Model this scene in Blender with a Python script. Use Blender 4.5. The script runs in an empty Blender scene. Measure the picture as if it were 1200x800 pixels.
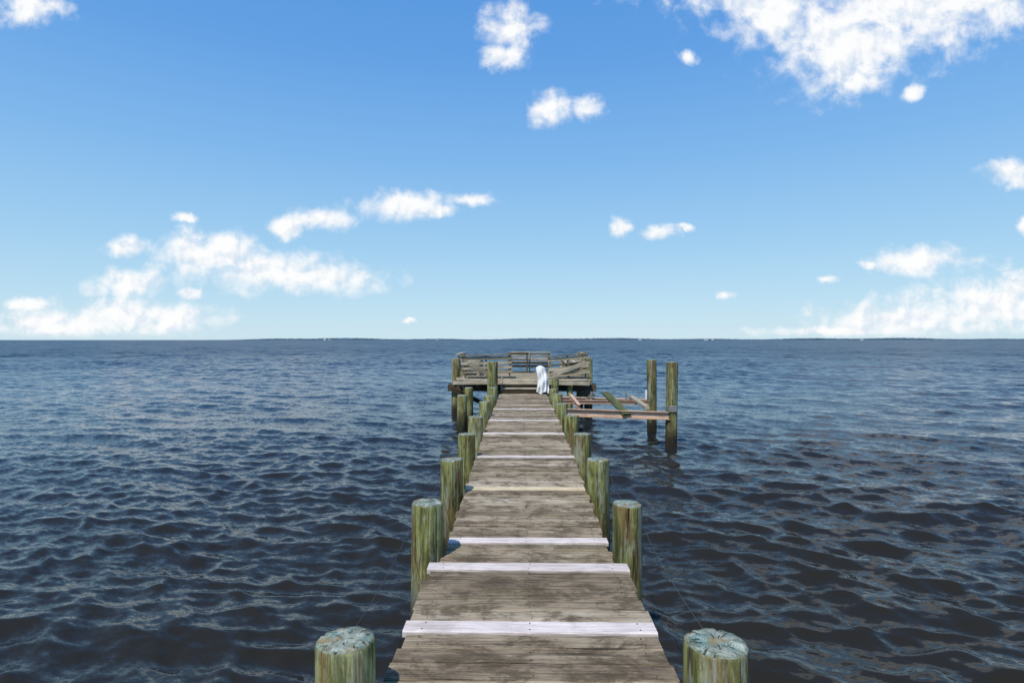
import bpy, math, random
import numpy as np
from mathutils import Vector, Matrix
random.seed(7); rng=np.random.default_rng(11)
S=bpy.context.scene
S.view_settings.view_transform='Standard'; S.view_settings.look='None'; S.view_settings.exposure=0
DECK=0.85; CAMZ=2.40

# ---------------- node helpers ----------------
class NT:
    def __init__(s,tree): s.t=tree; s.n=tree.nodes; s.l=tree.links
    def lk(s,v,sock):
        if v is None: return
        if isinstance(v,bpy.types.NodeSocket): s.l.new(v,sock)
        else: sock.default_value=v
    def math(s,op,a,b=None,c=None,clamp=False):
        n=s.n.new('ShaderNodeMath'); n.operation=op; n.use_clamp=clamp
        s.lk(a,n.inputs[0]); s.lk(b,n.inputs[1]); s.lk(c,n.inputs[2]); return n.outputs[0]
    def vm(s,op,a,b=None,c=None):
        n=s.n.new('ShaderNodeVectorMath'); n.operation=op
        s.lk(a,n.inputs[0]); s.lk(b,n.inputs[1]); s.lk(c,n.inputs[2])
        return n.outputs['Value'] if op in('LENGTH','DOT_PRODUCT') else n.outputs[0]
    def scale(s,a,f):
        n=s.n.new('ShaderNodeVectorMath'); n.operation='SCALE'; s.lk(a,n.inputs[0]); s.lk(f,n.inputs['Scale']); return n.outputs[0]
    def noise(s,vec,scale=5,detail=4,rough=.55,dist=0,col=False):
        n=s.n.new('ShaderNodeTexNoise'); s.lk(vec,n.inputs['Vector'])
        n.inputs['Scale'].default_value=scale; n.inputs['Detail'].default_value=detail
        n.inputs['Roughness'].default_value=rough; n.inputs['Distortion'].default_value=dist
        return n.outputs['Color'] if col else n.outputs[0]
    def mr(s,v,a,b,c=0,d=1,smooth=False):
        n=s.n.new('ShaderNodeMapRange'); n.interpolation_type='SMOOTHSTEP' if smooth else 'LINEAR'
        s.lk(v,n.inputs[0]); 
        for i,x in zip((1,2,3,4),(a,b,c,d)): s.lk(x,n.inputs[i])
        return n.outputs[0]
    def mix(s,f,a,b,blend='MIX'):
        n=s.n.new('ShaderNodeMix'); n.data_type='RGBA'; n.blend_type=blend
        s.lk(f,n.inputs[0]); 
        for v,i in((a,6),(b,7)):
            if isinstance(v,tuple) and len(v)==3: v=(*v,1)
            s.lk(v,n.inputs[i])
        return n.outputs[2]
    def ramp(s,f,stops):
        n=s.n.new('ShaderNodeValToRGB'); s.lk(f,n.inputs[0]); e=n.color_ramp.elements
        while len(e)<len(stops): e.new(.5)
        for i,(p,c) in enumerate(stops): e[i].position=p; e[i].color=(*c,1)
        return n.outputs[0]
    def comb(s,x,y,z):
        n=s.n.new('ShaderNodeCombineXYZ'); s.lk(x,n.inputs[0]); s.lk(y,n.inputs[1]); s.lk(z,n.inputs[2]); return n.outputs[0]
    def sep(s,v):
        n=s.n.new('ShaderNodeSeparateXYZ'); s.lk(v,n.inputs[0]); return n.outputs
    def attr(s,name,out='Vector'):
        n=s.n.new('ShaderNodeAttribute'); n.attribute_name=name; return n.outputs[out]
def newmat(name):
    m=bpy.data.materials.new(name); m.use_nodes=True; t=NT(m.node_tree)
    return m,t,m.node_tree.nodes['Principled BSDF']

def wood(name,ramp,tintamt=.35,dirt=(.035,.028,.018),dirtamt=.6,moss=(.10,.11,.03),mossamt=.25,rough=.85,bump=.5,grain=70,wet=False,paint=False):
    m,t,b=newmat(name)
    g=t.attr('gc'); tint=t.attr('tint','Fac')
    gs=t.vm('MULTIPLY',g,(1.6,grain,grain))
    n1=t.noise(gs,1,6,.65,.3)
    n2=t.noise(t.vm('MULTIPLY',g,(2.2,7,7)),1,5,.6)
    n3=t.noise(t.vm('MULTIPLY',g,(6,160,160)),1,3,.6)
    f=t.math('ADD',t.math('MULTIPLY',n1,.55),t.math('MULTIPLY',n2,.45))
    f=t.math('ADD',f,t.math('MULTIPLY',t.math('SUBTRACT',tint,.5),tintamt))
    c=t.ramp(t.mr(f,.3,.7),ramp)
    pos=t.n.new('ShaderNodeNewGeometry').outputs['Position']
    d=t.noise(t.vm('MULTIPLY',pos,(1,1.5,1)),4.2,9,.78,.4)
    dm=t.math('MULTIPLY',t.mr(d,.45,.60,0,1,True),dirtamt)
    c=t.mix(dm,c,dirt)
    mo=t.noise(t.vm('ADD',pos,(7,3,1)),1.7,6,.65)
    c=t.mix(t.math('MULTIPLY',t.mr(mo,.5,.68,0,1,True),mossamt),c,moss)
    ck=t.mr(n1,.32,.40,1,0)
    if not paint: c=t.mix(t.math('MULTIPLY',ck,.8),c,(.018,.014,.01))
    ft=t.mr(n3,.35,.65,.72,1.22)
    c=t.mix(1.0,c,t.comb(ft,ft,ft),'MULTIPLY')
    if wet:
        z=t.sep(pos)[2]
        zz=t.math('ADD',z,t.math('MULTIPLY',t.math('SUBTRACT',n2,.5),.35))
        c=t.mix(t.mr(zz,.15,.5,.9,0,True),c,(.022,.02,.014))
    t.lk(c,b.inputs['Base Color']); b.inputs['Roughness'].default_value=rough
    b.inputs['Specular IOR Level'].default_value=.25
    bp=t.n.new('ShaderNodeBump'); bp.inputs['Strength'].default_value=bump; bp.inputs['Distance'].default_value=.006
    h=t.math('ADD',n1,t.math('MULTIPLY',n3,.4)); h=t.math('SUBTRACT',h,t.math('MULTIPLY',ck,.5))
    t.lk(h,bp.inputs['Height']); t.lk(bp.outputs[0],b.inputs['Normal'])
    return m
M_deck=wood('weathered_deck_wood',[(0,(.12,.088,.055)),(.35,(.255,.195,.125)),(.7,(.38,.305,.205)),(1,(.52,.44,.33))],tintamt=.26,dirt=(.075,.052,.027),dirtamt=.78,mossamt=.3,moss=(.14,.125,.05),bump=.9)
M_white=wood('pale_new_board',[(0,(.42,.36,.32)),(.5,(.66,.57,.52)),(1,(.78,.70,.65))],dirtamt=.25,dirt=(.22,.17,.12),mossamt=.05,paint=True,bump=.2)
M_yel=wood('yellow_board',[(0,(.34,.25,.13)),(.5,(.58,.45,.26)),(1,(.66,.55,.36))],dirtamt=.2,mossamt=.05,paint=True,bump=.2)
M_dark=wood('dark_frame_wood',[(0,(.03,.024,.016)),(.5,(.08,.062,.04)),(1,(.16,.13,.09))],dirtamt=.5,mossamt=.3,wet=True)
M_grey=wood('grey_bench_wood',[(0,(.14,.115,.07)),(.4,(.32,.27,.18)),(1,(.55,.48,.36))],dirtamt=.3,mossamt=.25,moss=(.2,.2,.08))
M_green=wood('mossy_board',[(0,(.06,.07,.03)),(.5,(.15,.18,.07)),(1,(.3,.33,.15))],dirtamt=.3,mossamt=.5)
M_rust=wood('sun_bleached_orange_beam',[(0,(.34,.20,.12)),(.5,(.60,.40,.27)),(1,(.74,.56,.42))],dirtamt=.22,dirt=(.22,.12,.07),mossamt=.08,bump=.2,paint=True)

def pilingmat():
    m,t,b=newmat('algae_piling_wood')
    g=t.attr('gc'); tint=t.attr('tint','Fac')
    n1=t.noise(t.vm('MULTIPLY',g,(1.3,34,34)),1,6,.65,.5)
    n2=t.noise(t.vm('MULTIPLY',g,(3.5,9,9)),1,6,.7,.4)
    n3=t.noise(t.vm('MULTIPLY',g,(8,110,110)),1,4,.6)
    f=t.math('ADD',t.math('MULTIPLY',n1,.5),t.math('MULTIPLY',n2,.5))
    f=t.math('ADD',f,t.math('MULTIPLY',t.math('SUBTRACT',tint,.5),.1))
    c=t.ramp(t.mr(f,.33,.66),[(0,(.035,.032,.018)),(.3,(.12,.12,.04)),(.55,(.26,.27,.09)),(.8,(.38,.39,.19)),(1,(.54,.55,.42))])
    br=t.noise(t.vm('MULTIPLY',t.vm('ADD',g,(3,5,8)),(1.5,6,6)),1,5,.6)
    c=t.mix(t.math('MULTIPLY',t.mr(br,.47,.6,0,1,True),.7),c,(.17,.10,.045))
    dk=t.noise(t.vm('MULTIPLY',t.vm('ADD',g,(23,5,8)),(1.8,9,9)),1,6,.7)
    c=t.mix(t.math('MULTIPLY',t.mr(dk,.5,.6,0,1,True),.6),c,(.05,.055,.022))
    gy=t.noise(t.vm('MULTIPLY',t.vm('ADD',g,(13,1,2)),(2,11,11)),1,6,.7)
    c=t.mix(t.math('MULTIPLY',t.mr(gy,.52,.62,0,1,True),.5),c,(.36,.39,.31))
    ck=t.mr(n1,.31,.39,1,0)
    c=t.mix(t.math('MULTIPLY',ck,.85),c,(.015,.013,.008))
    ft=t.mr(n3,.35,.65,.75,1.2); c=t.mix(1.0,c,t.comb(ft,ft,ft),'MULTIPLY')
    pos=t.n.new('ShaderNodeNewGeometry').outputs['Position']
    zz=t.math('ADD',t.sep(pos)[2],t.math('MULTIPLY',t.math('SUBTRACT',n2,.5),.4))
    c=t.mix(t.mr(zz,.12,.6,.94,0,True),c,(.02,.018,.012))
    t.lk(c,b.inputs['Base Color']); b.inputs['Roughness'].default_value=.88; b.inputs['Specular IOR Level'].default_value=.2
    bp=t.n.new('ShaderNodeBump'); bp.inputs['Strength'].default_value=.9; bp.inputs['Distance'].default_value=.012
    h=t.math('SUBTRACT',t.math('ADD',n1,t.math('MULTIPLY',n3,.3)),ck)
    t.lk(h,bp.inputs['Height']); t.lk(bp.outputs[0],b.inputs['Normal'])
    return m
def topmat():
    m,t,b=newmat('lichen_piling_top')
    g=t.attr('gc'); s=t.sep(g)
    p=t.comb(s[1],s[2],s[0])
    n=t.noise(p,18,7,.72,.6); n2=t.noise(t.vm('ADD',p,(4,4,4)),9,5,.65)
    c=t.ramp(t.mr(n,.34,.66),[(0,(.06,.06,.045)),(.35,(.18,.20,.155)),(.65,(.32,.36,.29)),(1,(.52,.54,.45))])
    c=t.mix(t.math('MULTIPLY',t.mr(n2,.5,.6,0,1,True),.5),c,(.13,.27,.25))
    n4=t.noise(t.vm('ADD',p,(9,2,4)),9,5,.65)
    c=t.mix(t.math('MULTIPLY',t.mr(n4,.53,.63,0,1,True),.75),c,(.30,.20,.08))
    # weathered darker rim and end-grain splits that run from the heart outwards
    rim=t.attr('rim','Fac')
    c=t.mix(t.mr(rim,.80,1.0,0,.55,True),c,(.10,.12,.07))
    ring=t.math('SINE',t.math('MULTIPLY',t.math('ADD',rim,t.math('MULTIPLY',n2,.12)),70.0))
    rf=t.mr(ring,-1,1,.84,1.08); c=t.mix(1.0,c,t.comb(rf,rf,rf),'MULTIPLY')
    cr=t.attr('radial','Fac')
    w=t.noise(t.comb(t.math('MULTIPLY',cr,9.0),t.math('MULTIPLY',rim,1.2),s[0]),1.6,3,.6)
    ck=t.mr(w,.35,.385,1,0)
    c=t.mix(t.math('MULTIPLY',ck,.88),c,(.03,.028,.02))
    t.lk(c,b.inputs['Base Color']); b.inputs['Roughness'].default_value=.9; b.inputs['Specular IOR Level'].default_value=.2
    bp=t.n.new('ShaderNodeBump'); bp.inputs['Strength'].default_value=.8; bp.inputs['Distance'].default_value=.01
    t.lk(t.math('SUBTRACT',n,ck),bp.inputs['Height']); t.lk(bp.outputs[0],b.inputs['Normal'])
    return m
M_pil=pilingmat(); M_top=topmat()
def plain(name,col,rough=.6,metal=0,nsc=6,amt=.25):
    m,t,b=newmat(name)
    pos=t.n.new('ShaderNodeNewGeometry').outputs['Position']
    n=t.mr(t.noise(pos,nsc,5,.6),.3,.7,1-amt,1+amt)
    t.lk(t.mix(1.0,(*col,1),t.comb(n,n,n),'MULTIPLY'),b.inputs['Base Color'])
    b.inputs['Roughness'].default_value=rough; b.inputs['Metallic'].default_value=metal
    return m
M_cloth=plain('white_tarp_cloth',(.78,.78,.76),.8,0,8,.08)
M_steel=plain('galvanised_steel',(.35,.34,.32),.5,.6,20,.3)
M_wire=plain('dark_wire',(.05,.05,.05),.6,0)
M_black=plain('black_metal',(.03,.03,.03),.5,0)
M_pvc=plain('white_pvc',(.75,.75,.72),.5,0,5,.1)

# ---------------- mesh builder ----------------
class MB:
    def __init__(s): s.v=[];s.f=[];s.gc=[];s.t=[];s.mi=[];s.ra=[];s.rim=None
    def beam(s,p0,p1,w,h,up=(0,0,1),n=1,j=0.0,ch=.006,tint=None,mi=0):
        p0=Vector(p0);p1=Vector(p1);d=(p1-p0);L=d.length;d.normalize()
        up=Vector(up); side=d.cross(up).normalized(); up=side.cross(d).normalized()
        ch=min(ch,w*.25,h*.25); a=w/2;b=h/2
        prof=[(-a+ch,b),(a-ch,b),(a,b-ch),(a,-b+ch),(a-ch,-b),(-a+ch,-b),(-a,-b+ch),(-a,b-ch)]
        tint=random.random() if tint is None else tint
        off=Vector((random.uniform(0,50),random.uniform(0,9),random.uniform(0,9)))
        base=len(s.v)
        for i in range(n+1):
            for (x,z) in prof:
                jx=random.uniform(-j,j);jz=random.uniform(-j,j)
                s.v.append(p0+d*(L*i/n)+side*(x+jx)+up*(z+jz))
                s.gc.append(off+Vector((L*i/n,x,z))); s.t.append(tint); s.ra.append(0)
        for i in range(n):
            for k in range(8):
                A=base+i*8+k;B=base+i*8+(k+1)%8
                s.f.append((A,B,B+8,A+8)); s.mi.append(mi)
        s.f.append(tuple(base+k for k in reversed(range(8)))); s.mi.append(mi)
        s.f.append(tuple(base+n*8+k for k in range(8))); s.mi.append(mi)
    def tube(s,pts,r,seg=6,mi=0):
        pts=[Vector(p) for p in pts]; base=len(s.v)
        for i,p in enumerate(pts):
            d=(pts[min(i+1,len(pts)-1)]-pts[max(i-1,0)]).normalized()
            a=d.orthogonal().normalized(); b=d.cross(a)
            for k in range(seg):
                t=2*math.pi*k/seg
                s.v.append(p+(a*math.cos(t)+b*math.sin(t))*r); s.gc.append(Vector((i*.1,0,0))); s.t.append(.5); s.ra.append(0)
        for i in range(len(pts)-1):
            for k in range(seg):
                A=base+i*seg+k;B=base+i*seg+(k+1)%seg
                s.f.append((A,B,B+seg,A+seg)); s.mi.append(mi)
        s.f.append(tuple(base+k for k in reversed(range(seg)))); s.mi.append(mi)
        s.f.append(tuple(base+(len(pts)-1)*seg+k for k in range(seg))); s.mi.append(mi)
    def obj(s,name,mats,parent=None,smooth=False):
        me=bpy.data.meshes.new(name); me.from_pydata([tuple(v) for v in s.v],[],s.f); 
        a=me.attributes.new('gc','FLOAT_VECTOR','POINT'); a.data.foreach_set('vector',np.array([tuple(g) for g in s.gc],dtype=np.float32).ravel())
        a=me.attributes.new('tint','FLOAT','POINT'); a.data.foreach_set('value',np.array(s.t,dtype=np.float32))
        a=me.attributes.new('radial','FLOAT','POINT'); a.data.foreach_set('value',np.array(s.ra,dtype=np.float32))
        if s.rim:
            a=me.attributes.new('rim','FLOAT','POINT'); a.data.foreach_set('value',np.array(s.rim,dtype=np.float32))
        for m in mats: me.materials.append(m)
        me.polygons.foreach_set('material_index',s.mi)
        me.polygons.foreach_set('use_smooth',[smooth]*len(me.polygons)); me.update()
        o=bpy.data.objects.new(name,me); S.collection.objects.link(o)
        if parent: o.parent=parent
        return o
def empty(name):
    e=bpy.data.objects.new(name,None); S.collection.objects.link(e); e.empty_display_size=.2; return e

# ---------------- pilings ----------------
def piling(x,y,r,top,tilt=(0,0),tint=None,name='wooden_piling',rot=None):
    mb=MB(); mb.rim=[]; seg=56; bot=-1.4
    tint=random.random() if tint is None else tint
    off=Vector((random.uniform(0,30),random.uniform(0,30),random.uniform(0,30)))
    ph=[random.uniform(0,6.28) for _ in range(6)]
    cracks=[(random.uniform(0,6.28),random.uniform(.006,.014)) for _ in range(5)]
    def rad(t,z):
        q=r*(1+.018*math.sin(2*t+ph[0])+.012*math.sin(3*t+ph[1]+z*.7)+.012*math.sin(5*t+ph[2])+.008*math.sin(z*3+ph[3]))
        for ca,cd in cracks:
            da=abs((t-ca-.15*math.sin(z*2)+math.pi)%(2*math.pi)-math.pi)
            q-=cd*math.exp(-(da/.06)**2)
        return q
    zs=[bot]+[bot+(top-.02-bot)*i/16 for i in range(1,17)]
    rings=[(z,1.0,0) for z in zs]+[(top-.006,.975,0),(top,.94,1),(top+.003,.7,1),(top+.004,.45,1),(top+.004,.2,1)]
    sl=(random.uniform(-.03,.03),random.uniform(-.03,.03))
    for (z,k,m) in rings:
        for i in range(seg):
            t=2*math.pi*i/seg; q=rad(t,z)*k
            X=math.cos(t)*q;Y=math.sin(t)*q; zz=z+(X*sl[0]+Y*sl[1] if z>top-.03 else 0)
            if m and k>.8: zz+=random.uniform(-.003,.003)
            hh=z
            mb.v.append(Vector((x+X+tilt[0]*hh,y+Y+tilt[1]*hh,zz)))
            mb.gc.append(off+Vector((z,X,Y))); mb.t.append(tint); mb.ra.append(i/seg*2 if i<seg/2 else 2-i/seg*2); mb.rim.append(k)
    nr=len(rings)
    for j in range(nr-1):
        for i in range(seg):
            A=j*seg+i;B=j*seg+(i+1)%seg
            mb.f.append((A,B,B+seg,A+seg)); mb.mi.append(1 if rings[j][2]==1 or rings[j][0]==top-.006 else 0)
    c=len(mb.v); mb.v.append(Vector((x+tilt[0]*top,y+tilt[1]*top,top+.004))); mb.gc.append(off+Vector((top,0,0))); mb.t.append(tint); mb.ra.append(0); mb.rim.append(0)
    for i in range(seg):
        mb.f.append(((nr-1)*seg+i,(nr-1)*seg+(i+1)%seg,c)); mb.mi.append(1)
    o=mb.obj(name,[M_pil,M_top],smooth=True)
    return o
T0=DECK+.26
ys=[2.57,4.73,6.45,8.2,10.0,12.2,14.0,15.6]
for i,y in enumerate(ys):
    piling(-.755,y,[.125,.125,.12,.12,.125,.12,.12,.12][i],T0+[0,0,.0,0,.0,.03,-.02,.05][i],(random.uniform(-.01,.01),random.uniform(-.01,.01)))
    piling(.84,y+[.0,0,.02,.03,.05,.1,.0,.1][i],[.132,.115,.122,.12,.12,.12,.12,.12][i],T0+[0.0,0,0,.0,.02,-.02,.03,.0][i],(random.uniform(-.01,.01),random.uniform(-.01,.01)))
piling(-1.57,15.7,.13,.95,(.01,0)); piling(-1.48,16.9,.12,1.05,(-.01,0))
piling(-.82,17.0,.15,1.78,(.0,0)); 
piling(-2.12,19.2,.13,1.80,(.01,0)); piling(-2.2,22.3,.14,1.82,(-.01,0))
piling(2.15,19.2,.13,1.82,(.0,0)); piling(2.18,22.3,.13,1.84,(.01,0))
piling(.95,17.35,.11,1.28,(.02,0)); piling(1.45,17.9,.09,1.15,(0,0))
piling(3.37,13.5,.13,1.90,(.012,0)); piling(3.42,15.7,.125,1.88,(-.006,0))

# ---------------- pier ----------------
pier=empty('wooden_pier')
def dz(y):
    if y<4.12: return DECK
    return DECK-.17+.17*min(1,max(0,(y-4.6)/5.5))
mb=MB(); nails=MB()
XL,XR=-.62,.715
whites={3.21,4.06,5.02,8.25,10.0,11.45,13.4}
y=-1.5; pitch=.143
rows=[]
while y<17.45:
    if 4.08<y<4.2: y=4.16
    rows.append(y); y+=pitch
def near(y,s): return any(abs(y-w)<=pitch/2+1e-6 for w in s)
for yy in rows:
    mi=0
    if near(yy,whites): mi=1
    if near(yy,{6.65}): mi=2
    top=dz(yy)+random.uniform(-.003,.003); e=random.uniform(-.016,.016); e2=random.uniform(-.018,.018)
    if mi: top+=.006
    sk=random.uniform(-.0025,.0025)
    mb.beam((XL-e-(.0 if not mi else .004),yy-sk,top-.02),(XR+e2,yy+sk,top-.02+random.uniform(-.004,.004)),.1395+random.uniform(-.003,.002)-(.014 if mi else 0),.038,n=14,j=.0012,mi=mi,ch=.005)
    for xx in (XL+.09,.05,XR-.09):
        for o in(-.035,.035):
            nx=xx+random.uniform(-.01,.01)
            nails.tube([(nx,yy+o,top-.01),(nx,yy+o,top+.0015)],.004,6)
mb.obj('planks',[M_deck,M_white,M_yel],pier)
nails.obj('nails',[M_wire],pier)
mb=MB()
for xx in (XL+.03,.05,XR-.03):
    mb.beam((xx,-1.5,DECK-.04-.115),(xx,4.14,DECK-.04-.115),.045,.2,n=4)
    mb.beam((xx,4.14,DECK-.21-.12),(xx,10.1,DECK-.04-.115),.045,.2,n=4)
    mb.beam((xx,10.1,DECK-.04-.115),(xx,17.6,DECK-.04-.115),.045,.2,n=4)
mb.beam((XL,4.155,DECK-.12),(XR,4.155,DECK-.12),.03,.14)
for yv in ys:
    for s in(-.14,.14):
        mb.beam((-.66,yv+s,dz(yv)-.37),(.76,yv+s,dz(yv)-.37),.045,.18,n=3)
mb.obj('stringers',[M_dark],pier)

def sag(a,b,s,n=10): 
    a=Vector(a);b=Vector(b)
    return [a.lerp(b,i/n)-Vector((0,0,s*4*(i/n)*(1-i/n))) for i in range(n+1)]
for sx in(-.885,.965):
    mb=MB(); pts=[]
    for i in range(3):
        pts+=sag((sx,ys[i],DECK+.08),(sx,ys[i+1],DECK+.06),.07)[:-1]
    mb.tube([(sx,.5,DECK+.05)]+pts,.0022,5); mb.obj('rope_line',[M_wire])

# ---------------- platform ----------------
plat=empty('pier_head_platform'); PD=DECK+.38; y0,y1=17.75,22.4; px0,px1=-1.98,2.02
mb=MB(); yy=y0+.08
while yy<y1:
    t=PD+random.uniform(-.008,.008)
    if random.random()>.05: mb.beam((px0+random.uniform(-.05,.05),yy,t-.02),(px1+random.uniform(-.06,.06),yy+random.uniform(-.01,.01),t-.02+random.uniform(-.02,.02)),.135,.038,n=6,j=.002)
    yy+=.15
mb.obj('deck_boards',[M_grey],plat)
mb=MB()
mb.beam((px0-.05,y0-.03,PD-.11),(-.1,y0-.03,PD-.09),.05,.11,n=4,tint=.9)
mb.beam((-.1,y0-.03,PD-.09),(px1,y0-.03,PD-.13),.05,.11,n=4,tint=.8)
mb.obj('fascia_board',[M_grey],plat)
mb=MB()
mb.beam((px0-.1,y1,PD-.15),(px1,y1,PD-.15),.05,.2)
for xx in np.linspace(px0,px1,7): mb.beam((xx,y0,PD-.14),(xx,y1,PD-.14),.045,.19)
for yy in(19.05,19.38,22.15,22.5): mb.beam((-2.35,yy,PD-.36),(2.38,yy,PD-.36),.05,.22)
mb.beam((-2.25,19.0,PD-.4),(-.9,19.0,.25),.04,.13); mb.beam((2.25,19.0,PD-.4),(1.1,19.0,.2),.04,.13)
mb.beam((-.8,17.2,PD-.38),(.95,17.3,PD-.38),.05,.15)
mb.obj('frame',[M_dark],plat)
mb=MB()
for k in range(2):
    zt=DECK+.13+.125*k; yc=17.42+.2*k
    mb.beam((-.56,yc,zt),(.66,yc,zt),.22,.04,n=4,j=.002,tint=.75)
    mb.beam((-.56,yc+.09,zt-.07),(.66,yc+.09,zt-.07),.03,.1,n=2,tint=.3)
mb.beam((-.58,17.3,DECK),(-.58,17.9,PD),.04,.2); mb.beam((.68,17.3,DECK),(.68,17.9,PD),.04,.2)
mb.obj('steps',[M_grey],plat)

def bench(w,loc,rz=0,rx=0,ry=0,slats=4,missing=()):
    b=empty('wooden_bench'); fr=MB(); sl=MB()
    for sx in np.linspace(-w/2+.06,w/2-.06,3):
        fr.beam((sx,-.25,0),(sx,-.25,.42),.04,.09,up=(0,1,0))
        fr.beam((sx,.2,0),(sx,.36,.68),.04,.09,up=(0,1,0))
        fr.beam((sx,-.28,.40),(sx,.3,.40),.04,.08)
    for i in range(4):
        yc=-.22+i*.135; sl.beam((-w/2,yc,.46),(w/2,yc,.46+random.uniform(-.01,.01)),.12,.035,n=5,j=.002)
    for i in range(slats):
        if i in missing: continue
        f=(.20+i*.135); yb=.20+.25*f+.045; 
        sl.beam((-w/2+random.uniform(-.04,.04),yb,f),(w/2+random.uniform(-.04,.04),yb,f+random.uniform(-.02,.02)),.03,.09,n=5,j=.002)
    sl.beam((-w/2-.04,.40,.71),(w/2+.04,.40,.71),.13,.035,n=4)
    fr.obj('frame',[M_grey],b); sl.obj('slats',[M_grey],b)
    b.location=loc; b.rotation_euler=(rx,ry,rz); return b
bench(1.5,(-1.05,18.35,PD),rz=math.pi,ry=.03,missing=())
bench(1.2,(1.45,18.3,PD-.02),rz=math.pi,ry=.10,rx=.06,missing=(2,))
bench(1.5,(.3,21.8,PD),rz=0,ry=.0)
bench(1.9,(-1.65,20.2,PD),rz=math.pi/2,missing=(2,))
bench(1.9,(1.68,20.3,PD),rz=-math.pi/2,ry=.03,missing=(1,))
mb=MB()
mb.beam((.95,17.9,PD+.12),(2.05,18.0,PD+.52),.03,.12,n=4); mb.beam((-1.6,17.85,PD+.45),(-.95,17.85,PD+.1),.03,.1)
mb.beam((.8,17.95,PD+.03),(2.05,17.9,PD+.20),.12,.035,n=4)
mb.obj('broken_boards',[M_grey],plat)
tb=empty('fish_cleaning_table'); mb=MB()
mb.beam((-.45,21.2,PD+.70),(.25,21.2,PD+.70),.5,.04); 
for sx in(-.4,.2):
    for sy in(21.0,21.4): mb.beam((sx,sy,PD),(sx,sy,PD+.68),.05,.05,up=(0,1,0))
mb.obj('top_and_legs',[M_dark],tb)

def tarp():
    nu,nv=22,34; mb=MB()
    for j in range(nv+1):
        v=j/nv
        for i in range(nu+1):
            u=i/nu-.5
            wd=.26+.10*v
            x=.60+u*wd+.05*math.sin(v*3)-.06*(1-v)
            z=1.60-.72*v+.03*math.sin(u*9)*v+ .06*math.cos(u*math.pi)*(1-v)
            yv=17.12-.03*math.sin(u*20+v*4)*(0.3+v)-.02*math.sin(v*13+u*5)-.10*math.cos(u*math.pi)*math.sin(v*math.pi*.6)
            mb.v.append(Vector((x,yv,z))); mb.gc.append(Vector((0,0,0))); mb.t.append(.5); mb.ra.append(0)
    for j in range(nv):
        for i in range(nu):
            A=j*(nu+1)+i; mb.f.append((A,A+1,A+nu+2,A+nu+1)); mb.mi.append(0)
    o=mb.obj('white_tarp',[M_cloth],smooth=True)
    md=o.modifiers.new('s','SOLIDIFY'); md.thickness=.006
tarp()
piling(.58,17.28,.07,1.60,(0,0),name='wooden_post')

# ---------------- boat lift ----------------
lift=empty('boat_lift')
mb=MB()
def ibeam(a,b,h=.16,w=.11):
    a=Vector(a);b=Vector(b); u=Vector((0,0,h/2))
    mb.beam(a+u,b+u,w,.018,n=4,ch=.002); mb.beam(a-u,b-u,w,.018,n=4,ch=.002); mb.beam(a,b,.014,h-.018,n=4,ch=.001)
ibeam((.95,13.35,.78),(3.32,13.42,.70)); ibeam((.9,15.85,.83),(3.4,15.85,.76),.12)
ibeam((1.0,14.9,.86),(3.2,15.0,.83),.08,.08)
ibeam((1.3,13.5,.90),(1.3,15.8,.92),.08,.08)
mb.obj('cross_beams',[M_rust],lift)
mb=MB()
mb.beam((2.35,13.3,.74),(1.98,14.1,1.15),.2,.05,n=4); 
mb.obj('tilted_bunk',[M_green],lift)
mb=MB(); mb.beam((2.85,13.6,.86),(2.9,15.8,.90),.12,.07,n=4); mb.beam((1.9,15.7,1.0),(1.7,15.7,.80),.05,.1)
mb.obj('bunk_boards',[M_grey],lift)
mb=MB()
for (x,yv,t) in((3.30,13.38,1.85),(3.40,15.58,1.82)): mb.tube([(x,yv,t),(x-.06,yv-.02,.8)],.006,6)
for x in(1.75,2.62): mb.tube([(x,15.0,.84),(x,15.0,1.1)],.02,8)
mb.beam((3.28,13.36,.86),(3.46,13.36,.86),.02,.14)
mb.obj('cables_and_brackets',[M_steel],lift)
mb=MB(); mb.tube([(3.24,15.55,.85),(3.24,15.55,1.1)],.03,8); mb.obj('white_pipe',[M_pvc],lift)

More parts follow.
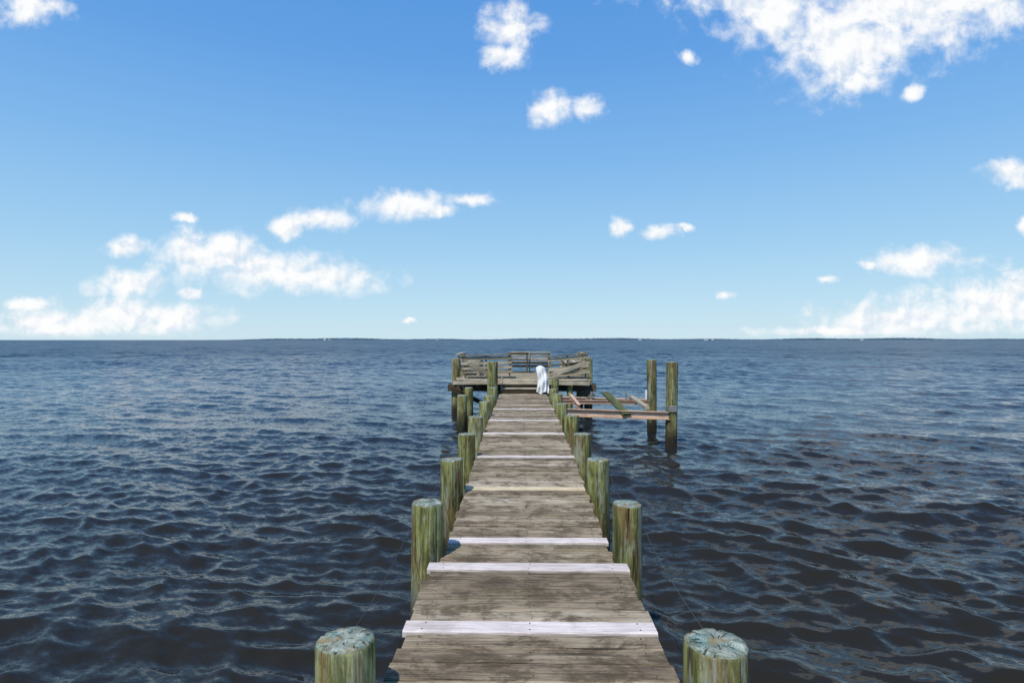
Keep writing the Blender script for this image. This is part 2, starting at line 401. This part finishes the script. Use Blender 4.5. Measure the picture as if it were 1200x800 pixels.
# ---------------- water ----------------
def water():
    rs=[.3]; 
    while rs[-1]<9000:
        r=rs[-1]
        if r<1.5: d=.15
        elif r<70: d=min(max(.024,r*r/1900),.2)
        elif r<160: d=.2+(r-70)*.006
        else: d=.74*(r/160)**1.6
        rs.append(r+min(d,r*.25))
    rs=np.array(rs)
    ang=np.concatenate([np.linspace(-180,-52,30,endpoint=False),np.linspace(-52,52,1000,endpoint=False),np.linspace(52,180,30,endpoint=False)])
    ang=np.radians(ang)
    R,A=np.meshgrid(rs,ang,indexing='ij')
    X=R*np.sin(A);Y=R*np.cos(A)
    drr=np.gradient(rs)
    Z=np.zeros_like(X);DX=np.zeros_like(X);DY=np.zeros_like(X)
    wind=math.radians(252)
    for i in range(190):
        lam=.12*(5.0/.12)**rng.random(); k=2*math.pi/lam
        th=wind+rng.normal()*(.7 if lam<1 else .45)
        kx,ky=k*math.cos(th),k*math.sin(th)
        slope=.029*math.exp(-(math.log(lam/.42)/.8)**2)+.0095
        a=slope/k
        fade=np.clip((lam/(drr*2.0)-.8)/1.2,0,1)
        nz=int((fade>0).nonzero()[0].max())+1 if (fade>0).any() else 0
        if nz<2: continue
        fd=fade[:nz,None]
        p=kx*X[:nz]+ky*Y[:nz]+rng.random()*6.283
        c=np.cos(p);s=np.sin(p)
        Z[:nz]+=a*c*fd; q=.8
        DX[:nz]-=q*a*math.cos(th)*s*fd; DY[:nz]-=q*a*math.sin(th)*s*fd
    env=.9+.25*np.sin(X*.21+1.3*np.sin(Y*.13))*np.sin(Y*.17+.7)
    Z*=env
    V=np.stack([X+DX,Y+DY,Z],-1).reshape(-1,3).astype(np.float32)
    nr,na=X.shape
    i=np.arange(nr-1)[:,None]*na; j=np.arange(na)[None,:]; j2=(j+1)%na
    F=np.stack([i+j,i+na+j,i+na+j2,i+j2],-1).reshape(-1,4)
    F=F[:,::-1]
    me=bpy.data.meshes.new('water'); me.vertices.add(len(V)); me.vertices.foreach_set('co',V.ravel())
    me.loops.add(F.size); me.loops.foreach_set('vertex_index',F.ravel().astype(np.int32))
    me.polygons.add(len(F)); me.polygons.foreach_set('loop_start',np.arange(0,F.size,4,dtype=np.int32))
    me.polygons.foreach_set('loop_total',np.full(len(F),4,dtype=np.int32))
    me.update(calc_edges=True)
    me.polygons.foreach_set('use_smooth',[True]*len(me.polygons))
    if me.polygons[5000].normal.z<0: me.flip_normals()
    o=bpy.data.objects.new('water',me); S.collection.objects.link(o)
    m,t,b=newmat('bay_water'); me.materials.append(m)
    g=t.n.new('ShaderNodeNewGeometry'); pos=g.outputs['Position']; nor=g.outputs['Normal']
    rot=t.n.new('ShaderNodeVectorRotate'); rot.rotation_type='Z_AXIS'; t.lk(pos,rot.inputs['Vector']); rot.inputs['Angle'].default_value=math.radians(20)
    p=t.vm('MULTIPLY',rot.outputs[0],(.55,1,1))
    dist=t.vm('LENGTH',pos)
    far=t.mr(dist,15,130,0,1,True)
    n1=t.vm('SUBTRACT',t.noise(p,13,3,.68,col=True),(.5,.5,.5))
    n2=t.vm('SUBTRACT',t.noise(p,1.7,3,.65,.3,col=True),(.5,.5,.5))
    n3=t.vm('SUBTRACT',t.noise(p,.25,3,.65,.3,col=True),(.5,.5,.5))
    v=t.vm('MULTIPLY',n1,(.65,.75,0))
    v=t.vm('ADD',v,t.scale(t.vm('MULTIPLY',n2,(1.3,1.8,0)),t.mr(far,0,1,.12,1.0)))
    v=t.vm('ADD',v,t.scale(t.vm('MULTIPLY',n3,(.9,1.7,0)),far))
    gust=t.mr(t.noise(t.vm('MULTIPLY',pos,(.012,.03,1)),1,3,.6),.3,.7,.75,1.25)
    v=t.scale(v,gust)
    nn=t.vm('NORMALIZE',t.vm('ADD',nor,v))
    t.lk(nn,b.inputs['Normal'])
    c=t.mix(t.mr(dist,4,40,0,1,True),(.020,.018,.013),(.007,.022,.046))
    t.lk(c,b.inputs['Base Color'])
    b.inputs['IOR'].default_value=1.235; t.lk(t.mr(dist,5,120,.08,.3),b.inputs['Roughness'])
water()

# ---------------- distant shore ----------------
def shore():
    me_v=[];me_f=[]; D=6600; xs=np.arange(-3500,9500,14)
    h=12+5*np.sin(xs*.0021)+4*np.sin(xs*.0063+1)
    h=np.clip(h,5,None)+rng.random(len(xs))*5
    h*=np.clip((xs+3500)/900,.15,1)
    for i,x in enumerate(xs):
        yb=D-.04*max(0,x)+60*math.sin(x*.001)
        me_v+= [(x,yb,-1),(x,yb+4,h[i]*.6),(x+random.uniform(-4,4),yb+18,h[i]),(x,yb+90,h[i]*.9)]
    for i in range(len(xs)-1):
        for k in range(3):
            a=i*4+k; me_f.append((a,a+4,a+5,a+1))
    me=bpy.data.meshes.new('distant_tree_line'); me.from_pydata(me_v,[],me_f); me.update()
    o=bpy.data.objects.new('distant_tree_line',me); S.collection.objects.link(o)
    me.materials.append(plain('haze_tinted_foliage',(.06,.11,.15),1,0,.01,.3))  # distance haze is painted into the bluish, desaturated foliage colour
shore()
M_wall=plain('pale_siding',(.75,.75,.72),.8,0,.1,.05); M_roof=plain('grey_roof',(.2,.2,.21),.9,0,.1,.1)
def house(x,y,w,h,d):
    e=empty('distant_house')
    for nm,vs,fs,m in(('walls',[(-w/2,-d/2,0),(w/2,-d/2,0),(w/2,d/2,0),(-w/2,d/2,0),(-w/2,-d/2,h),(w/2,-d/2,h),(w/2,d/2,h),(-w/2,d/2,h),(-w/2,0,h*1.45),(w/2,0,h*1.45)],
        [(0,1,5,4),(1,2,6,9,5),(2,3,7,6),(3,0,4,8,7)],M_wall),
        ('roof',[(-w/2-1,-d/2-1,h-.3),(w/2+1,-d/2-1,h-.3),(w/2+1,0,h*1.5),(-w/2-1,0,h*1.5),(w/2+1,d/2+1,h-.3),(-w/2-1,d/2+1,h-.3)],[(0,1,2,3),(3,2,4,5)],M_roof)):
        me=bpy.data.meshes.new(nm); me.from_pydata(vs,[],fs); me.materials.append(m); o=bpy.data.objects.new(nm,me); S.collection.objects.link(o); o.parent=e
    e.location=(x,y,0)
for x,w,h in((-2110,24,14),(-2060,14,9),(1260,30,10),(1960,40,11),(2030,22,9),(3600,30,9),(4500,26,9),(-900,16,7)): house(x,6380,w,h,14)

# ---------------- sky / world ----------------
SUN_EL=math.radians(57); SUN_AZ=math.radians(208)
W=bpy.data.worlds.new('World'); S.world=W; W.use_nodes=True; t=NT(W.node_tree)
for n in list(t.n): t.n.remove(n)
sky=t.n.new('ShaderNodeTexSky'); sky.sky_type='NISHITA'; sky.sun_disc=False
sky.sun_elevation=SUN_EL; sky.sun_rotation=SUN_AZ; sky.altitude=0; sky.air_density=1.0; sky.dust_density=.6; sky.ozone_density=1.4
dirv=t.n.new('ShaderNodeTexCoord').outputs['Generated']
sx=t.sep(dirv)
grad=t.ramp(t.mr(sx[2],0,1),[(0,(.62,.81,.91)),(.06,(.50,.75,.92)),(.15,(.36,.64,.91)),(.28,(.225,.50,.88)),(.42,(.13,.375,.82)),(.55,(.09,.31,.76)),(1,(.05,.2,.58))])
skyc=t.mix(.10,t.scale(grad,10.0),sky.outputs[0])
bg=t.n.new('ShaderNodeBackground'); t.lk(skyc,bg.inputs[0]); bg.inputs[1].default_value=.1
yc=t.math('MAXIMUM',sx[1],.05)
u=t.math('DIVIDE',sx[0],yc); v=t.math('DIVIDE',sx[2],yc)
uv=t.comb(u,v,0.0)
warp=t.vm('SUBTRACT',t.noise(uv,20,4,.62,col=True),(.5,.5,.5))
uvw=t.vm('ADD',uv,t.vm('MULTIPLY',warp,(.04,.028,0)))
C=[(.42,.555,.095,.065),(.534,.500,.11,.085),(.62,.554,.18,.08),(.741,.565,.11,.055),(.556,.635,.28,.12),(.555,.44,.045,.035),
(-.019,.523,.044,.035),(-.026,.474,.036,.022),(.049,.383,.028,.030),(.11,.387,.028,.018),
(-.195,.226,.072,.022),(-.14,.218,.03,.012),(-.084,.236,.030,.012),(-.337,.204,.046,.018),(-.4,.189,.028,.019),
(-.53,.145,.08,.036),(-.43,.118,.12,.032),(-.33,.103,.10,.024),(-.50,.165,.03,.014),
(-.666,.157,.038,.017),(-.666,.094,.062,.025),(-.559,.081,.023,.009),(-.83,.06,.045,.012),
(-.787,.027,.14,.024),(-.6,.036,.09,.028),(-.687,.045,.07,.022),
(.167,.186,.019,.014),(.234,.179,.030,.012),(.27,.185,.016,.006),(.663,.13,.082,.022),(.506,.1,.020,.008),(.334,.074,.016,.007),
(.813,.271,.039,.021),(.834,.186,.017,.013),(.79,.058,.15,.037),(.641,.030,.15,.026),(.85,.085,.07,.034),(.52,.014,.11,.010),
(-.83,.561,.055,.025),(.277,.469,.016,.011),(.644,.411,.019,.012),(.57,.127,.017,.008),(-.572,.205,.020,.008),(-.187,.031,.012,.006)]
cur=None
for (cx,cy,rx,ry) in C:
    d=t.vm('LENGTH',t.vm('MULTIPLY_ADD',uvw,(1/rx,1/ry,0),(-cx/rx,-cy/ry,0)))
    cur=d if cur is None else t.math('MINIMUM',cur,d)
fb=t.noise(uv,22,8,.58,.2)
fb_s=t.noise(t.vm('ADD',uv,(-.007,.012,0)),22,3,.55,.2)
den=t.math('SUBTRACT',1.2,cur)
den=t.math('ADD',den,t.math('MULTIPLY',t.math('SUBTRACT',fb,.5),2.4))
al=t.mr(den,-.25,.95,0,1,True)
al=t.math('MULTIPLY',al,t.mr(sx[1],.06,.2)); al=t.math('MULTIPLY',al,t.mr(sx[2],0,.01))
al=t.math('MULTIPLY',al,.98)
rel=t.math('SUBTRACT',fb,fb_s)
lit=t.math('ADD',t.math('MULTIPLY',rel,2.8),.64)
cc=t.mix(t.mr(lit,.2,.8,0,1,True),(.78,.85,.93),(1.0,1.0,1.0))
bc=t.n.new('ShaderNodeBackground'); t.lk(cc,bc.inputs[0]); bc.inputs[1].default_value=1.0
mx=t.n.new('ShaderNodeMixShader'); t.lk(al,mx.inputs[0]); t.l.new(bg.outputs[0],mx.inputs[1]); t.l.new(bc.outputs[0],mx.inputs[2])
out=t.n.new('ShaderNodeOutputWorld'); t.l.new(mx.outputs[0],out.inputs[0])

L=bpy.data.lights.new('sun','SUN'); L.energy=3.9; L.angle=math.radians(.5); L.color=(1,.955,.89)
so=bpy.data.objects.new('sun',L); S.collection.objects.link(so)
sd=Vector((math.sin(SUN_AZ)*math.cos(SUN_EL),math.cos(SUN_AZ)*math.cos(SUN_EL),math.sin(SUN_EL)))
so.rotation_euler=sd.to_track_quat('Z','Y').to_euler()

cam=bpy.data.cameras.new('camera'); co=bpy.data.objects.new('camera',cam); S.collection.objects.link(co)
cam.lens=21; cam.sensor_width=36; cam.clip_end=30000; cam.clip_start=.05
co.location=(0,0,CAMZ); co.rotation_euler=(math.radians(90-.16),0,math.radians(.9)); S.camera=co
